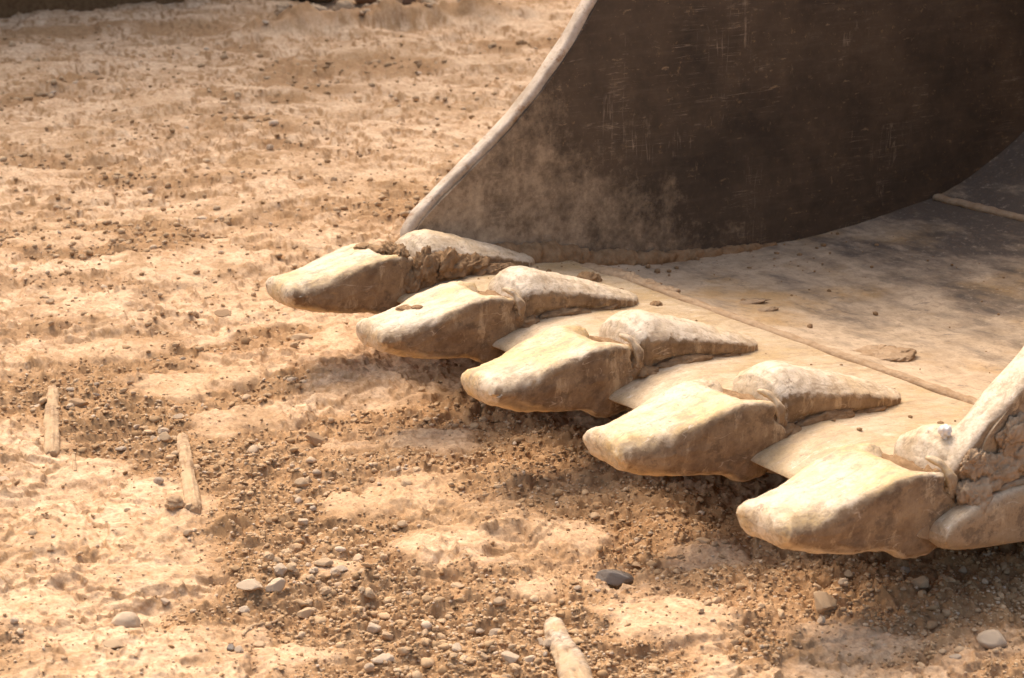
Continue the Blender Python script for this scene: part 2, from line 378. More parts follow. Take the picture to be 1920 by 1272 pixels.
def ground(x, y, full=True):
    """height, crumb mask"""
    r = np.hypot(x-CAM[0], y-CAM[1])
    near = 1-smooth01(9, 30, r)
    c = crumb_mask(x, y); p = patch_mask(x, y); c = c*(1-.85*p)
    h = .030*perlin(x*.7, y*.7, 1)+.018*perlin(x*1.9, y*1.9, 2)+.010*perlin(x*5, y*5, 3)
    h += p*.007 - c*.005
    # the soil is pressed flat and carries the bucket's heel
    under = smooth01(-.15, .1, x)*smooth01(1.4, 1.15, x)*smooth01(.25, .6, y)*smooth01(2.0, 1.7, y)
    h = h*(1-.97*under)*.8
    Pm = np.array([at(*q)[:2] for q in ((500, 70), (600, 62), (700, 52), (800, 44), (920, 38))]); dm = np.full(x.shape, 9.)
    for a, b in zip(Pm[:-1], Pm[1:]):
        ab = b-a; tt = np.clip(((x-a[0])*ab[0]+(y-a[1])*ab[1])/(ab@ab), 0, 1); dm = np.minimum(dm, np.hypot(x-a[0]-tt*ab[0], y-a[1]-tt*ab[1]))
    mm = 1-smooth01(.0, .20, dm+.05*perlin(x*9, y*9, 95)); h += .075*mm*(.75+.5*perlin(x*8, y*8, 96)+.25*perlin(x*19, y*19, 97)); c = np.maximum(c, .7*mm)
    # flaky crust: small terraces with sharp lips
    wx = x+.03*perlin(x*6, y*6, 28); wy = y+.03*perlin(x*6, y*6, 29)
    t = perlin(wx*12, wy*12, 31)+.6*perlin(wx*29, wy*29, 32)+.35*perlin(wx*67, wy*67, 33)
    fl = smooth01(.04, .10, t)+smooth01(.39, .45, t)+smooth01(-.36, -.30, t); fd = 1-.65*smooth01(2.8, 5.5, r)
    h += near*fd*(.0038*(fl-1.3))*(1-.8*p)*(.6+.5*perlin(x*1.3, y*1.3, 34))
    t3 = perlin(wx*4.2+3, wy*4.2, 25)+.55*perlin(wx*10, wy*10, 26)+.3*perlin(wx*24, wy*24, 27)+.18*fd*perlin(wx*60, wy*60, 24)
    lips_ = np.exp(-((t3-.10)/.05)**2)+np.exp(-((t3+.30)/.05)**2)+.8*np.exp(-((t-.06)/.07)**2)
    h += near*.0055*(1+.9*smooth01(2.9, 4.6, r))*(smooth01(.08, .12, t3)+smooth01(-.32, -.28, t3)-1)*(1-.6*p)
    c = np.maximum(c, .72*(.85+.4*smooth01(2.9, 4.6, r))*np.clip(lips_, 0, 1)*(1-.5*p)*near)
    t2 = perlin(wx*33, wy*33, 36)+.5*perlin(wx*80, wy*80, 37)
    h += near*fd*.0022*(smooth01(.10, .19, t2)-smooth01(-.12, -.17, t2))*(1-.85*p)*smooth01(-.5, .4, perlin(x*3, y*3, 38)+.6*c)
    h += near*.0030*(perlin(x*26, y*26, 41)+.6*perlin(x*60, y*60, 42))*(1-.6*p)
    if full:
        f1 = 1-smooth01(3.5, 8, r)
        wx = x+.016*perlin(x*30, y*30, 71)+.006*perlin(x*90, y*90, 72); wy = y+.016*perlin(x*30, y*30, 81)+.006*perlin(x*90, y*90, 82)
        h += near*c*(.0036*perlin(wx*16, wy*16, 45)+.0022*(1-2*np.abs(perlin(wx*40, wy*40, 46))))
        for k, (s_, amp, cut) in enumerate(((15, .010, .86), (27, .0072, .76), (52, .0042, .6), (110, .0022, .45))):
            d, q = worley(wx*s_, wy*s_, 50+k)
            dome = smooth01(.62, .2, d)*(q > cut)*(.2+.9*(q-cut)/(1-cut))
            h += near*amp*dome*(c*.85+.14*(1-p))*(f1 if k == 3 else 1)
        h += f1*.0013*(perlin(x*130, y*130, 43)+perlin(x*190, y*190, 44))*(.45+.55*c)
    return h, np.clip(c, 0, 1)
def gz(x, y):
    return float(ground(np.array([x], float), np.array([y], float))[0][0])

AZ0 = math.atan2(FWD[1], FWD[0])
half = math.radians(19)
ang = np.concatenate([np.linspace(-half, half, 780), np.linspace(half, 2*math.pi-half, 90)[1:-1]])
inv = np.linspace(1/1.25, 1/8.6, 1120)
rad = np.concatenate([[.05, .3, .6, .9, 1.1], 1/inv, np.geomspace(8.9, 600, 60)])
A, Rr = np.meshgrid(ang+AZ0, rad)
gx = CAM[0]+Rr*np.cos(A); gy = CAM[1]+Rr*np.sin(A)
gh, gc = ground(gx.ravel(), gy.ravel())
m_, k_ = A.shape
i = np.arange(m_-1)[:, None]*k_; j = np.arange(k_)[None, :]; j2 = (j+1) % k_
GF = np.stack([i+j, i+k_+j, i+k_+j2, i+j2], -1).reshape(-1, 4)
GF = GF[:, ::-1]
gv = np.stack([gx.ravel(), gy.ravel(), gh], 1)
_a, _b, _c = gv[GF[5000, 0]], gv[GF[5000, 1]], gv[GF[5000, 2]]
if np.cross(_b-_a, _c-_a)[2] < 0: GF = GF[:, ::-1]
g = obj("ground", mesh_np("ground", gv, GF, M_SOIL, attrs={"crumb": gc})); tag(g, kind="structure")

# ------------------------------------------------------------------ excavator bucket
B = bpy.data.objects.new("excavator_bucket", None); COL.objects.link(B); B.location = (0, 0, 0)
tag(B, "worn excavator bucket with five dusty teeth and dark scratched inside, resting on the dirt", "excavator bucket")
UF0, UF1, UN0, UN1 = -.016, .020, 1.190, 1.226                     # far and near side plates
PROF = [(.535,.095),(.60,.082),(.68,.072),(.80,.062),(.93,.058),(1.05,.060),(1.18,.067),(1.29,.078),(1.385,.092),(1.46,.112),(1.53,.140),(1.62,.185),
        (1.72,.255),(1.80,.335),(1.86,.43),(1.89,.54),(1.885,.66),(1.85,.78),(1.78,.90),(1.68,1.0)]
prof = spline(PROF, 150)
def offset2(P, d):
    t = np.gradient(P, axis=0); t /= np.linalg.norm(t, axis=1, keepdims=True)
    return P + np.stack([t[:, 1], -t[:, 0]], 1)*d
# floor and curved back: upper sheet with fine unevenness, closed with an underside
nu = 130
us = np.linspace(UF1+.0015, UN0-.0015, nu)
top = np.zeros((len(prof), nu, 3)); bot = np.zeros((len(prof), nu, 3))
off = offset2(prof, .026)
for jx, u in enumerate(us):
    top[:, jx] = np.column_stack([np.full(len(prof), u), prof]); bot[:, jx] = np.column_stack([np.full(len(prof), u), off])
W = top.reshape(-1, 3)
dz = .0028*perlin(W[:, 0]*7, W[:, 1]*4, 201)+.0016*perlin(W[:, 0]*24, W[:, 1]*10, 202)+.0010*perlin(W[:, 0]*60, W[:, 1]*40, 203)
top[:, :, 2] += dz.reshape(top.shape[:2])
ring = np.concatenate([top, bot[:, ::-1]], 1)
V, F = loft(ring, True, False, False)
k2 = ring.shape[1]; e0 = np.arange(nu-1); base = (len(prof)-1)*k2
capA = np.stack([e0+1, e0, k2-1-e0, k2-2-e0], 1); capB = np.stack([e0, e0+1, k2-2-e0, k2-1-e0], 1)+base
me = mesh_np("floor_plate", V, np.vstack([F, capA, capB])[:, ::-1], M_FLOOR); me.set_sharp_from_angle(angle=math.radians(40))
floor_ = obj("floor_plate", me, B)

# cutting edge (lip): thick bevelled plate in front of the floor
LIP = [(.1605,.0985),(.1625,.1015),(.167,.1045),(.195,.1145),(.225,.1225),(.27,.126),(.34,.121),(.42,.1115),(.50,.1035),(.528,.101),(.533,.098),(.533,.062),(.50,.060),(.40,.066),(.30,.072),(.22,.079),(.18,.089),(.164,.0955)]
lp = np.array(LIP)
nl = 160; lu = np.linspace(UF0-.002, UN1+.002, nl); R = np.zeros((nl, len(lp), 3))
for jx, u in enumerate(lu):
    q = lp.copy()
    wear = .006*perlin(np.array([u*6.]), np.array([.3]), 301)[0]+.003*perlin(np.array([u*19.]), np.array([.7]), 302)[0]
    q[:, 0] += wear*np.clip((.26-q[:, 0])/.1, 0, 1)
    R[jx, :, 0] = u; R[jx, :, 1] = q[:, 0]; R[jx, :, 2] = q[:, 1]
V, F = loft(R)
V[:, 2] += .0018*perlin(V[:, 0]*14, V[:, 1]*14, 303)*(V[:, 2] > .085)
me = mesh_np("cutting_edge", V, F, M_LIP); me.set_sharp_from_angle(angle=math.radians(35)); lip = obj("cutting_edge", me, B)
if vnormals(V, F)[np.argmax(V[:, 2])][2] < 0: me.flip_normals()

def tube(path, r, k=12, rough=0, seed=0, flat=1.0, freq=40):
    P = np.array(path, float); n = len(P)
    t = np.gradient(P, axis=0); t /= np.linalg.norm(t, axis=1, keepdims=True)
    up = np.where(np.abs(t[:, 2:3]) > .9, np.array([[1., 0, 0]]), np.array([[0, 0, 1.]]))
    a = np.cross(t, up); a /= np.linalg.norm(a, axis=1, keepdims=True); b = np.cross(a, t)
    r = np.broadcast_to(np.asarray(r, float), (n,))
    th = np.linspace(0, 2*np.pi, k, endpoint=False)
    R = P[:, None]+(a[:, None]*np.cos(th)[None, :, None]+flat*b[:, None]*np.sin(th)[None, :, None])*r[:, None, None]
    V, F = loft(R)
    if rough:
        nn = vnormals(V, F); s_ = perlin3(V*freq, seed)+.6*perlin3(V*freq*2.7, seed+1)+.35*perlin3(V*freq*6, seed+2)
        c = np.einsum('ij,ij->i', nn, V-P[np.clip(np.round(np.arange(len(V))//k-3).astype(int), 0, n-1)])
        nn *= np.sign(np.where(c == 0, 1, c))[:, None]
        V = V+nn*(s_*rough)[:, None]
    return V, F
def fix(me):
    """outward normals"""
    import bmesh
    bm = bmesh.new(); bm.from_mesh(me); bmesh.ops.recalc_face_normals(bm, faces=bm.faces); bm.to_mesh(me); bm.free(); return me

# weld beads: between lip and floor, and across the back
uu = np.linspace(UF1+.10, UN0, 160)
V, F = tube(np.column_stack([uu, .540+.002*np.sin(uu*9), np.full(160, .0985)]), .0085, 10, .0016, 310, .75, 70)
obj("weld_bead", fix(mesh_np("weld_bead", V, F, M_DIRTP)), B)
uu = np.linspace(UF1+.012, UN0, 120)
V, F = tube(np.column_stack([uu, np.full(120, 1.400), np.full(120, .0985)]), .0105, 10, .0018, 311, .7, 60)
obj("weld_bead", fix(mesh_np("weld_bead", V, F, M_DIRTP)), B)

# side plates
EDGE = spline([(.246,.160),(.252,.182),(.275,.207),(.36,.272),(.443,.337),(.52,.413),(.58,.488),(.625,.556),(.70,.68),(.80,.84),(.93,.99)], 70)
def side_plate(u0, u1):
    low = offset2(prof[prof[:, 0] >= .56] if False else prof, .030)
    out = [tuple(p) for p in EDGE] + [(1.15,1.10),(1.40,1.13),(1.60,1.09)] + [tuple(p) for p in low[::-1]] + [(.50,.062),(.40,.067),(.30,.073),(.245,.085)]
    n = len(out)
    Vs = [(u0, *p) for p in out]+[(u1, *p) for p in out]
    fs = [list(range(n)), list(range(2*n-1, n-1, -1))]+[[q, n+q, n+(q+1) % n, (q+1) % n][::-1] for q in range(n)]
    me = bpy.data.meshes.new("side_plate"); me.from_pydata(Vs, [], fs); fix(me); me.materials.append(M_PLATE)
    return me
sp_far = obj("side_plate", side_plate(UF0, UF1), B)
sp_near = obj("side_plate", side_plate(UN0, UN1), B); sp_near.data.materials[0] = M_OUTER

def edge_bar(uc, w0, w1, parent, P=EDGE, hh=.0085):
    """rounded, rubbed edge bar welded along the sloping front of a side plate"""
    n = len(P)
    t = np.gradient(P, axis=0); t /= np.linalg.norm(t, axis=1, keepdims=True); nn = np.stack([-t[:, 1], t[:, 0]], 1)
    th = np.linspace(0, 2*np.pi, 28, endpoint=False); R = np.zeros((n, 28, 3))
    sg = lambda a, e: np.sign(a)*np.abs(a)**e
    wob = perlin(np.arange(n)*.22, np.full(n, .5), 320)
    for q in range(n):
        f = q/(n-1); hw = (w0*(1-f)+w1*f)*(1+.10*wob[q])
        x = hw*sg(np.cos(th), .62); y = hh*sg(np.sin(th), .72)+.004
        c = P[q]
        R[q, :, 0] = uc+x; R[q, :, 1] = c[0]+nn[q, 0]*y; R[q, :, 2] = c[1]+nn[q, 1]*y
    V, F = loft(R)
    nv = np.array(V); V = V+(.0022*perlin3(nv*22, 321)+.0018*perlin3(nv*60, 322)+.0008*perlin3(nv*150, 323))[:, None]*np.array([1, .7, .7])
    return obj("edge_bar", fix(mesh_np("edge_bar", V, F, M_EDGE)), parent)
edge_bar((UF0+UF1)/2, .0125, .0165, sp_far)
eb = edge_bar((UN0+UN1)/2-.004, .0195, .0285, sp_near, spline([(.222,.140),(.229,.156),(.246,.174),(.287,.206),(.334,.240),(.40,.291),(.47,.353),(.54,.430),(.60,.512),(.70,.68),(.80,.84),(.93,.99)], 70), .012); eb.data.materials[0] = M_ADAPT

# skid strips under the heel that carry the bucket on the soil
for uc in (.16, .61, 1.06):
    q = prof[(prof[:, 0] > .70) & (prof[:, 0] < 1.32)]; lo_ = offset2(q, .0255)
    R = np.zeros((len(q), 4, 3))
    for s_ in range(len(q)):
        R[s_] = [(uc-.06, *lo_[s_]), (uc+.06, *lo_[s_]), (uc+.06, lo_[s_][0], lo_[s_][1]-.036), (uc-.06, lo_[s_][0], lo_[s_][1]-.036)]
    V, F = loft(R); me = fix(mesh_np("skid_strip", V, F, M_OUTER, smooth=False)); obj("skid_strip", me, B)

# --- one tooth station (adapter straddling the lip, cap, clip, packed clay), built round u = 0
sg = lambda a, e: np.sign(a)*np.abs(a)**e
TOOTH = [(-.001-.016*math.cos(f_), .1305+.0195*math.sin(f_), .1305-.0225*math.sin(f_), .0465-.016*(1-math.sin(f_)), .0210*math.sin(f_)) for f_ in (.05, .2, .42, .68, .96, 1.25)]
TOOTH += [  # v, z top, z bottom, half width, corner radius
 (-.001,.1500,.1080,.0465,.0205),(.018,.1525,.1005,.0490,.0215),(.040,.1548,.0950,.0510,.0190),
 (.062,.1572,.0915,.0530,.0160),(.09,.1612,.0880,.0552,.0120),(.115,.1652,.0845,.0565,.0115),(.133,.1692,.0808,.0575,.0105),(.146,.1710,.0715,.0582,.0105),(.160,.1705,.0675,.0582,.0105),
 (.175,.1680,.0680,.0582,.0095),(.186,.1650,.0705,.0578,.009),(.193,.1615,.0735,.0565,.0085)]
def round_rect(hw, hh, r, na=9, ns=13):
    r = min(r, hw*.98, hh*.98); pts = []
    for cx, cz, a0 in ((hw-r, hh-r, 0), (-(hw-r), hh-r, 90), (-(hw-r), -(hh-r), 180), (hw-r, -(hh-r), 270)):
        a = np.radians(np.linspace(a0, a0+90, na)); arc = np.column_stack([cx+r*np.cos(a), cz+r*np.sin(a)])
        if pts:
            t = np.linspace(0, 1, ns+2)[1:-1, None]; pts.append(pts[-1][-1]*(1-t)+arc[0]*t)
        pts.append(arc)
    t = np.linspace(0, 1, ns+2)[1:-1, None]; pts.append(pts[-1][-1]*(1-t)+pts[0][0]*t)
    return np.vstack(pts)
def tooth_mesh(seed):
    T = spline(TOOTH, 96); rng = np.random.RandomState(seed); R = []
    for v, zt, zb, hw, r in T:
        zc = (zt+zb)/2; hh = (zt-zb)/2
        q = round_rect(hw, hh, r); x, z = q[:, 0], q[:, 1]; zr = z/hh; xr = x/hw
        f = smooth01(.135, .193, v)
        vv = v + f*(.016*np.clip(1-((zr+.1)/.75)**4, 0, 1)*smooth01(.75, .95, np.abs(xr)) - .026*smooth01(.85, .55, np.abs(xr))*smooth01(.2, .9, zr)+.004*np.sin(zr*7+1.2))
        x = x*(1-.10*np.clip(-zr, 0, 1))
        z = z - .0110*(1-smooth01(.02, .11, v))*xr**2*np.clip(zr, 0, 1)*min(1, hh/.024)**2
        R.append(np.column_stack([x, vv, zc+z]))
    V, F = loft(np.array(R))
    nn = vnormals(V, F); c0 = V-np.array([0, .09, .12]); nn *= np.sign(np.einsum('ij,ij->i', nn, c0).sum())
    o = V+rng.uniform(-5, 5, 3)
    d = 0.0017*perlin3(o*12, seed)+.0011*perlin3(o*34, seed+1)+.0009*perlin3(o*90, seed+2)+.0006*perlin3(o*200, seed+3)
    gq = perlin(o[:, 0]*70+o[:, 2]*40, o[:, 1]*22, seed+9); d -= .0010*smooth01(.28, .5, gq)+.0010*smooth01(.42, .6, perlin3(o*26, seed+12))
    V = V+nn*d[:, None]
    V[:, 0] += .004*rng.uniform(-1, 1)*(V[:, 1]-.1)/.1
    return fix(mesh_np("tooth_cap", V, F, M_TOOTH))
ADAPT = [ # v, z top, half width, edge radius, crown drop
 (.12,.138,.026,.006,.002),(.165,.140,.026,.007,.003),(.184,.140,.025,.007,.004),(.196,.138,.025,.007,.004),(.203,.142,.027,.007,.005),(.206,.152,.032,.006,.006),(.211,.166,.0385,.006,.010),(.217,.177,.0445,.005,.015),(.226,.1855,.0490,.005,.021),(.237,.1895,.0510,.005,.026),(.249,.1900,.0518,.005,.029),(.262,.1875,.0518,.005,.029),(.285,.1790,.0508,.005,.025),(.312,.1710,.0500,.005,.021),
 (.340,.1615,.0485,.005,.018),(.367,.1520,.0460,.0045,.015),(.390,.1440,.0430,.0045,.013),(.410,.1360,.0385,.004,.011),(.427,.1290,.032,.004,.009),(.439,.1245,.0245,.004,.007),(.447,.1205,.016,.004,.004),(.450,.117,.009,.004,.003)]
def adapter_mesh(seed):
    A_ = np.array(ADAPT); q_ = np.unique(np.concatenate([np.linspace(.12, .450, 90), A_[:, 0]])); T = np.column_stack([q_]+[np.interp(q_, A_[:, 0], A_[:, k_]) for k_ in range(1, 5)])
    w_ = np.ones(5)/5; T[25:, 1] = np.convolve(np.pad(T[:, 1], 2, 'edge'), w_, 'valid')[25:]; R = []
    for k_ in (2, 4):
        sm_ = np.convolve(np.pad(T[:, k_], 2, 'edge'), w_, 'valid'); T[:, k_] = np.where(q_ > .235, sm_, T[:, k_])
    for v, zt, hw, r, crown in T:
        zb = .088; hh = (zt-zb)/2
        q = round_rect(hw, hh, min(r, hh*.9), 9, 25); x, z = q[:, 0], q[:, 1]; xr = x/hw
        zz = zb+hh+z-crown*np.abs(xr)**2.2*np.clip((z+hh)/(2*hh), 0, 1)
        dp = np.clip(-z/hh*.5+.5, 0, 1)
        cheek = 0.0            # front shoulder comes down beside the cap
        x = x*(1+.12*cheek*smooth01(.75, .45, dp)-.13*smooth01(.225, .24, v)*smooth01(.45, .41, v)*smooth01(.25, .45, dp)*(1-.7*cheek))
        R.append(np.column_stack([x, v+.014*cheek*dp, zz-.016*cheek*smooth01(.6, .95, np.abs(xr))*(z > 0)]))
    V, F = loft(np.array(R))
    nn = vnormals(V, F); nn *= np.sign(np.einsum('ij,ij->i', nn, V-np.array([0, .28, .11])).sum())
    d = .0014*perlin3(V*17+seed, seed)+.0011*perlin3(V*45, seed+1)+.0008*perlin3(V*120, seed+2)
    V = V+nn*(d*(V[:, 2] > .100))[:, None]
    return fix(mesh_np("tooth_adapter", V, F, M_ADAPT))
def under_leg():
    T = spline([(.14,.10,.03),(.18,.075,.042),(.24,.052,.046),(.32,.046,.042),(.42,.050,.034),(.50,.058,.02)], 30)
    th = np.linspace(0, 2*np.pi, 24, endpoint=False); R = np.zeros((30, 24, 3))
    for q, (v, zb, hw) in enumerate(T):
        R[q, :, 0] = hw*sg(np.cos(th), .6); R[q, :, 1] = v; R[q, :, 2] = np.where(np.sin(th) > 0, .095, zb+(.095-zb)*(1-np.abs(np.sin(th))**.7))
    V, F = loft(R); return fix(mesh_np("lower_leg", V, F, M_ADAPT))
def clumps(spec, seed, mat, amp=.30, sub=4, name="packed_clay"):
    """lumps of clay pressed into a corner: (u, v, z, ru, rv, rz) each"""
    Vs, Fs, n = [], [], 0
    for q, (x, y, z, a, b, c) in enumerate(spec):
        V, F = ICO[sub]; P = V*1.0
        s_ = perlin3(P*1.6+seed+q*3, seed+q)*.9+perlin3(P*4+q, seed+1)*.55+perlin3(P*9+q, seed+2)*.36+(perlin3(P*19+q, seed+3)*.2 if sub > 3 else 0)
        P = P*(1+amp*s_)[:, None]*np.array([a, b, c])+np.array([x, y, z])
        Vs.append(P); Fs.append(F+n); n += len(P)
    return mesh_np(name, np.vstack(Vs), np.vstack(Fs), mat)
def clip_mesh():
    P = spline([(.026,.197,.171),(.040,.202,.168),(.051,.206,.159),(.0555,.208,.146),(.054,.207,.133),(.049,.205,.126)], 30); t = np.linspace(0, 1, 30)
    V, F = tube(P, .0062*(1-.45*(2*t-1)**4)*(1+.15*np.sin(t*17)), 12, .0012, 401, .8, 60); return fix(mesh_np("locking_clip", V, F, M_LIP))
leg_me, clip_me = under_leg(), clip_mesh()
UC = [.28*k+.05 for k in range(5)]
for k, uc in enumerate(UC):
    ad = obj("tooth_adapter", adapter_mesh(500+k*7), B); ad.location = (uc, 0, 0)
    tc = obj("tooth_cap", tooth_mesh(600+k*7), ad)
    obj("lower_leg", leg_me, ad)
    if k > 0: obj("locking_clip", clip_me, ad)
    sp_ = [(.0,.196,.146,.042,.014,.012),(.030,.205,.140,.018,.011,.016),(.046,.205,.128,.012,.014,.016),(.050,.222,.120,.014,.020,.010),(-.046,.205,.128,.012,.014,.016),(.048,.285,.122,.014,.045,.011),(.042,.350,.115,.011,.045,.008),(-.045,.28,.122,.012,.05,.009),(.034,.212,.128,.012,.012,.022),(-.034,.212,.128,.012,.012,.022)]
    obj("packed_clay", clumps(sp_, 700+k, M_DIRT, sub=4), ad)
# first station is choked with brown clay
ad0 = [o for o in B.children if o.name.startswith("tooth_adapter")][0]
obj("packed_clay", clumps([(.058,.215,.140,.020,.022,.034),(.060,.255,.138,.022,.030,.030),(.052,.300,.130,.022,.040,.022),(.02,.182,.166,.034,.013,.015),(.056,.196,.118,.016,.016,.022),(.062,.34,.122,.016,.04,.012)], 760, M_DIRT, .34, 5), ad0)
tag(ad0, label="farthest tooth adapter choked with brown clay")

for k, sp_ in ((0, [(-.02,.150,.172,.016,.014,.005),(.004,.158,.171,.02,.012,.006)]), (1, [(-.012,.062,.155,.014,.020,.0022),(.0,.072,.157,.010,.012,.002)])):
    adk = [o for o in B.children if o.name.startswith("tooth_adapter")][k]
    obj("clay_crust", clumps(sp_, 770+k, M_DIRT, .3, 4, "clay_crust"), adk)
# clay drifted along the foot of the far side plate, a strip on the lip and patches on the floor
vv = np.concatenate([np.linspace(.26, 1.0, 170)])
zz = np.interp(vv, np.concatenate([[.2, .3, .42, .5], prof[:, 0][:90]]), np.concatenate([[.118, .118, .108, .103], prof[:, 1][:90]]))
rr = np.interp(vv, [.26, .32, .42, .6, .8, 1.0], [.020, .034, .034, .022, .014, .006])
V, F = tube(np.column_stack([np.full(170, UF1+.008), vv, zz]), rr, 26, .0065, 801, .95, 32)
obj("clay_drift", fix(mesh_np("clay_drift", V, F, M_DIRT)), B)
V, F = tube(np.column_stack([np.linspace(.09, .30, 80), np.linspace(.53, .56, 80), np.full(80, .098)]), np.interp(np.linspace(0, 1, 80), [0, .3, 1], [.012, .02, .006]), 18, .004, 803, .5, 45)
obj("clay_drift", fix(mesh_np("clay_drift", V, F, M_DIRTP)), B)
def on_floor(px, py):
    z = .08
    for _ in range(8):
        p = at(px, py, z); z = float(np.interp(p[1], np.concatenate([[.2, .3, .42, .5], prof[:, 0][:90]]), np.concatenate([[.118, .119, .109, .103], prof[:, 1][:90]])))
    return at(px, py, z)
def crust(pxs, seed, mat, name="clay_crust"):
    sp = []
    for px, py, ru, rv, rz in pxs:
        p = on_floor(px, py); sp.append((p[0], p[1], p[2]+rz*.1, ru, rv, rz))
    obj(name, clumps(sp, seed, mat, .3, 4, name), B)
crust([(1660,667,.030,.045,.006),(1640,660,.022,.03,.006),(1685,672,.018,.025,.005)], 811, M_DIRTP)
crust([(1230,573,.010,.010,.006)], 812, M_DIRT)
crust([(1385,572,.012,.06,.003),(1420,585,.010,.04,.003)], 813, M_DIRTP)
crust([(1105,527,.016,.02,.012)], 814, M_DIRT)

rng = np.random.RandomState(77); Vs, Fs, n_ = [], [], 0
for q in range(240):
    u = rng.uniform(.03, 1.15); v = rng.uniform(.56, 1.3) if q % 3 else rng.uniform(.20, .55)
    if q % 2: u = UF1+abs(rng.normal(0, .10)); v = rng.uniform(.30, 1.2)
    z = float(np.interp(v, np.concatenate([[.195, .225, .27, .34, .42, .5], prof[:, 0][:90]]), np.concatenate([[.1145, .1225, .126, .121, .1115, .1035], prof[:, 1][:90]])))
    r_ = .0016+.006*rng.uniform()**4; V, F = rock(int(rng.randint(12)), 1, 6, .5, .9, .1, (1, .8, .7))
    Vs.append(V*r_+np.array([u, v, z+r_*.2])); Fs.append(F+n_); n_ += len(V)
crm = obj("clay_crumbs", mesh_np("clay_crumbs", np.vstack(Vs), np.vstack(Fs), M_DIRT, smooth=False), B); crm["kind"] = "stuff"
# near corner: shoulder blending the side plate into the last tooth, lower corner bar, clay on the outside
def corner_bar(u0, s):
    T = spline([(.176,.094,.102),(.184,.084,.112),(.21,.076,.122),(.26,.068,.130),(.36,.056,.132),(.50,.044,.126),(.70,.036,.115),(.95,.030,.105)], 60)
    th = np.linspace(0, 2*np.pi, 32, endpoint=False); R = np.zeros((60, 32, 3))
    for q, (v, zb, zt) in enumerate(T):
        R[q, :, 0] = u0+s*(.014+.017*sg(np.cos(th), .62)); R[q, :, 1] = v; R[q, :, 2] = (zb+zt)/2+(zt-zb)/2*sg(np.sin(th), .62)
    V, F = loft(R); V = V+(.002*perlin3(V*22, 830)+.001*perlin3(V*60, 831))[:, None]*np.array([1, .3, .8])
    return fix(mesh_np("corner_bar", V, F, M_OUTER))
obj("corner_bar", corner_bar(UN1-.004, 1), B); obj("corner_bar", corner_bar(UF0+.004, -1), B)
obj("packed_clay", clumps([(1.222,.250,.152,.016,.024,.026),(1.226,.240,.165,.010,.020,.014),(1.229,.275,.146,.013,.040,.022),(1.229,.32,.160,.012,.045,.030),(1.229,.38,.172,.010,.055,.040),(1.230,.235,.124,.018,.024,.024),(1.229,.45,.185,.010,.06,.045),(1.230,.30,.185,.008,.03,.022),(1.230,.30,.132,.014,.06,.008)], 840, M_DIRTP, .34, 5), B)
chip = clumps([(1.188,.232,.192,.006,.006,.008)], 845, M_CHIP, .6, 3, "paint_chip")
obj("paint_chip", chip, B)

# ------------------------------------------------------------------ stones
PROTO = {}
def rock_mesh(kind, seed, mat, sub):
    key = (kind, seed, mat.name, sub)
    if key not in PROTO:
        if kind == "round": V, F = rock(seed, sub, 6, .72, .98, .05, (1, .82, .62))
        elif kind == "flat": V, F = rock(seed, sub, 10, .55, .9, .07, (1, .72, .32))
        elif kind == "long": V, F = rock(seed, sub, 8, .6, .95, .06, (1, .52, .42))
        elif kind == "clod": V, F = rock(seed, sub, 5, .7, .95, .22, (1, .85, .7))
        else: V, F = rock(seed, sub, 12, .45, .85, .06, (1, .8, .68))
        me = mesh_np("stone", V, F, mat); me.set_sharp_from_angle(angle=math.radians(38)); PROTO[key] = me
    return PROTO[key]
def stone(px, py, wpx, kind, mat, label, name="stone", cat="stone", group=None, rot=0., sub=4, sink=.16, tilt=0., seed=None, zs=1.0):
    p = at(px, py); dep = float((p-CAM)@FWD); rad_ = .5*wpx*dep/3600
    sd_ = seed if seed is not None else (int(px*7+py*13) % 5)
    o = obj(name, rock_mesh(kind, sd_, mat, sub))
    h = {"round": .62, "flat": .32, "long": .42, "clod": .7, "angular": .68}[kind]*zs
    o.location = (p[0], p[1], gz(p[0], p[1])+rad_*h*(1-2*sink)); o.scale = (rad_, rad_, rad_*zs)
    o.rotation_euler = (tilt, tilt*.5, AZ0-math.pi/2+rot)
    tag(o, label, cat, group); return o
GS = "single stones lying on the dirt"
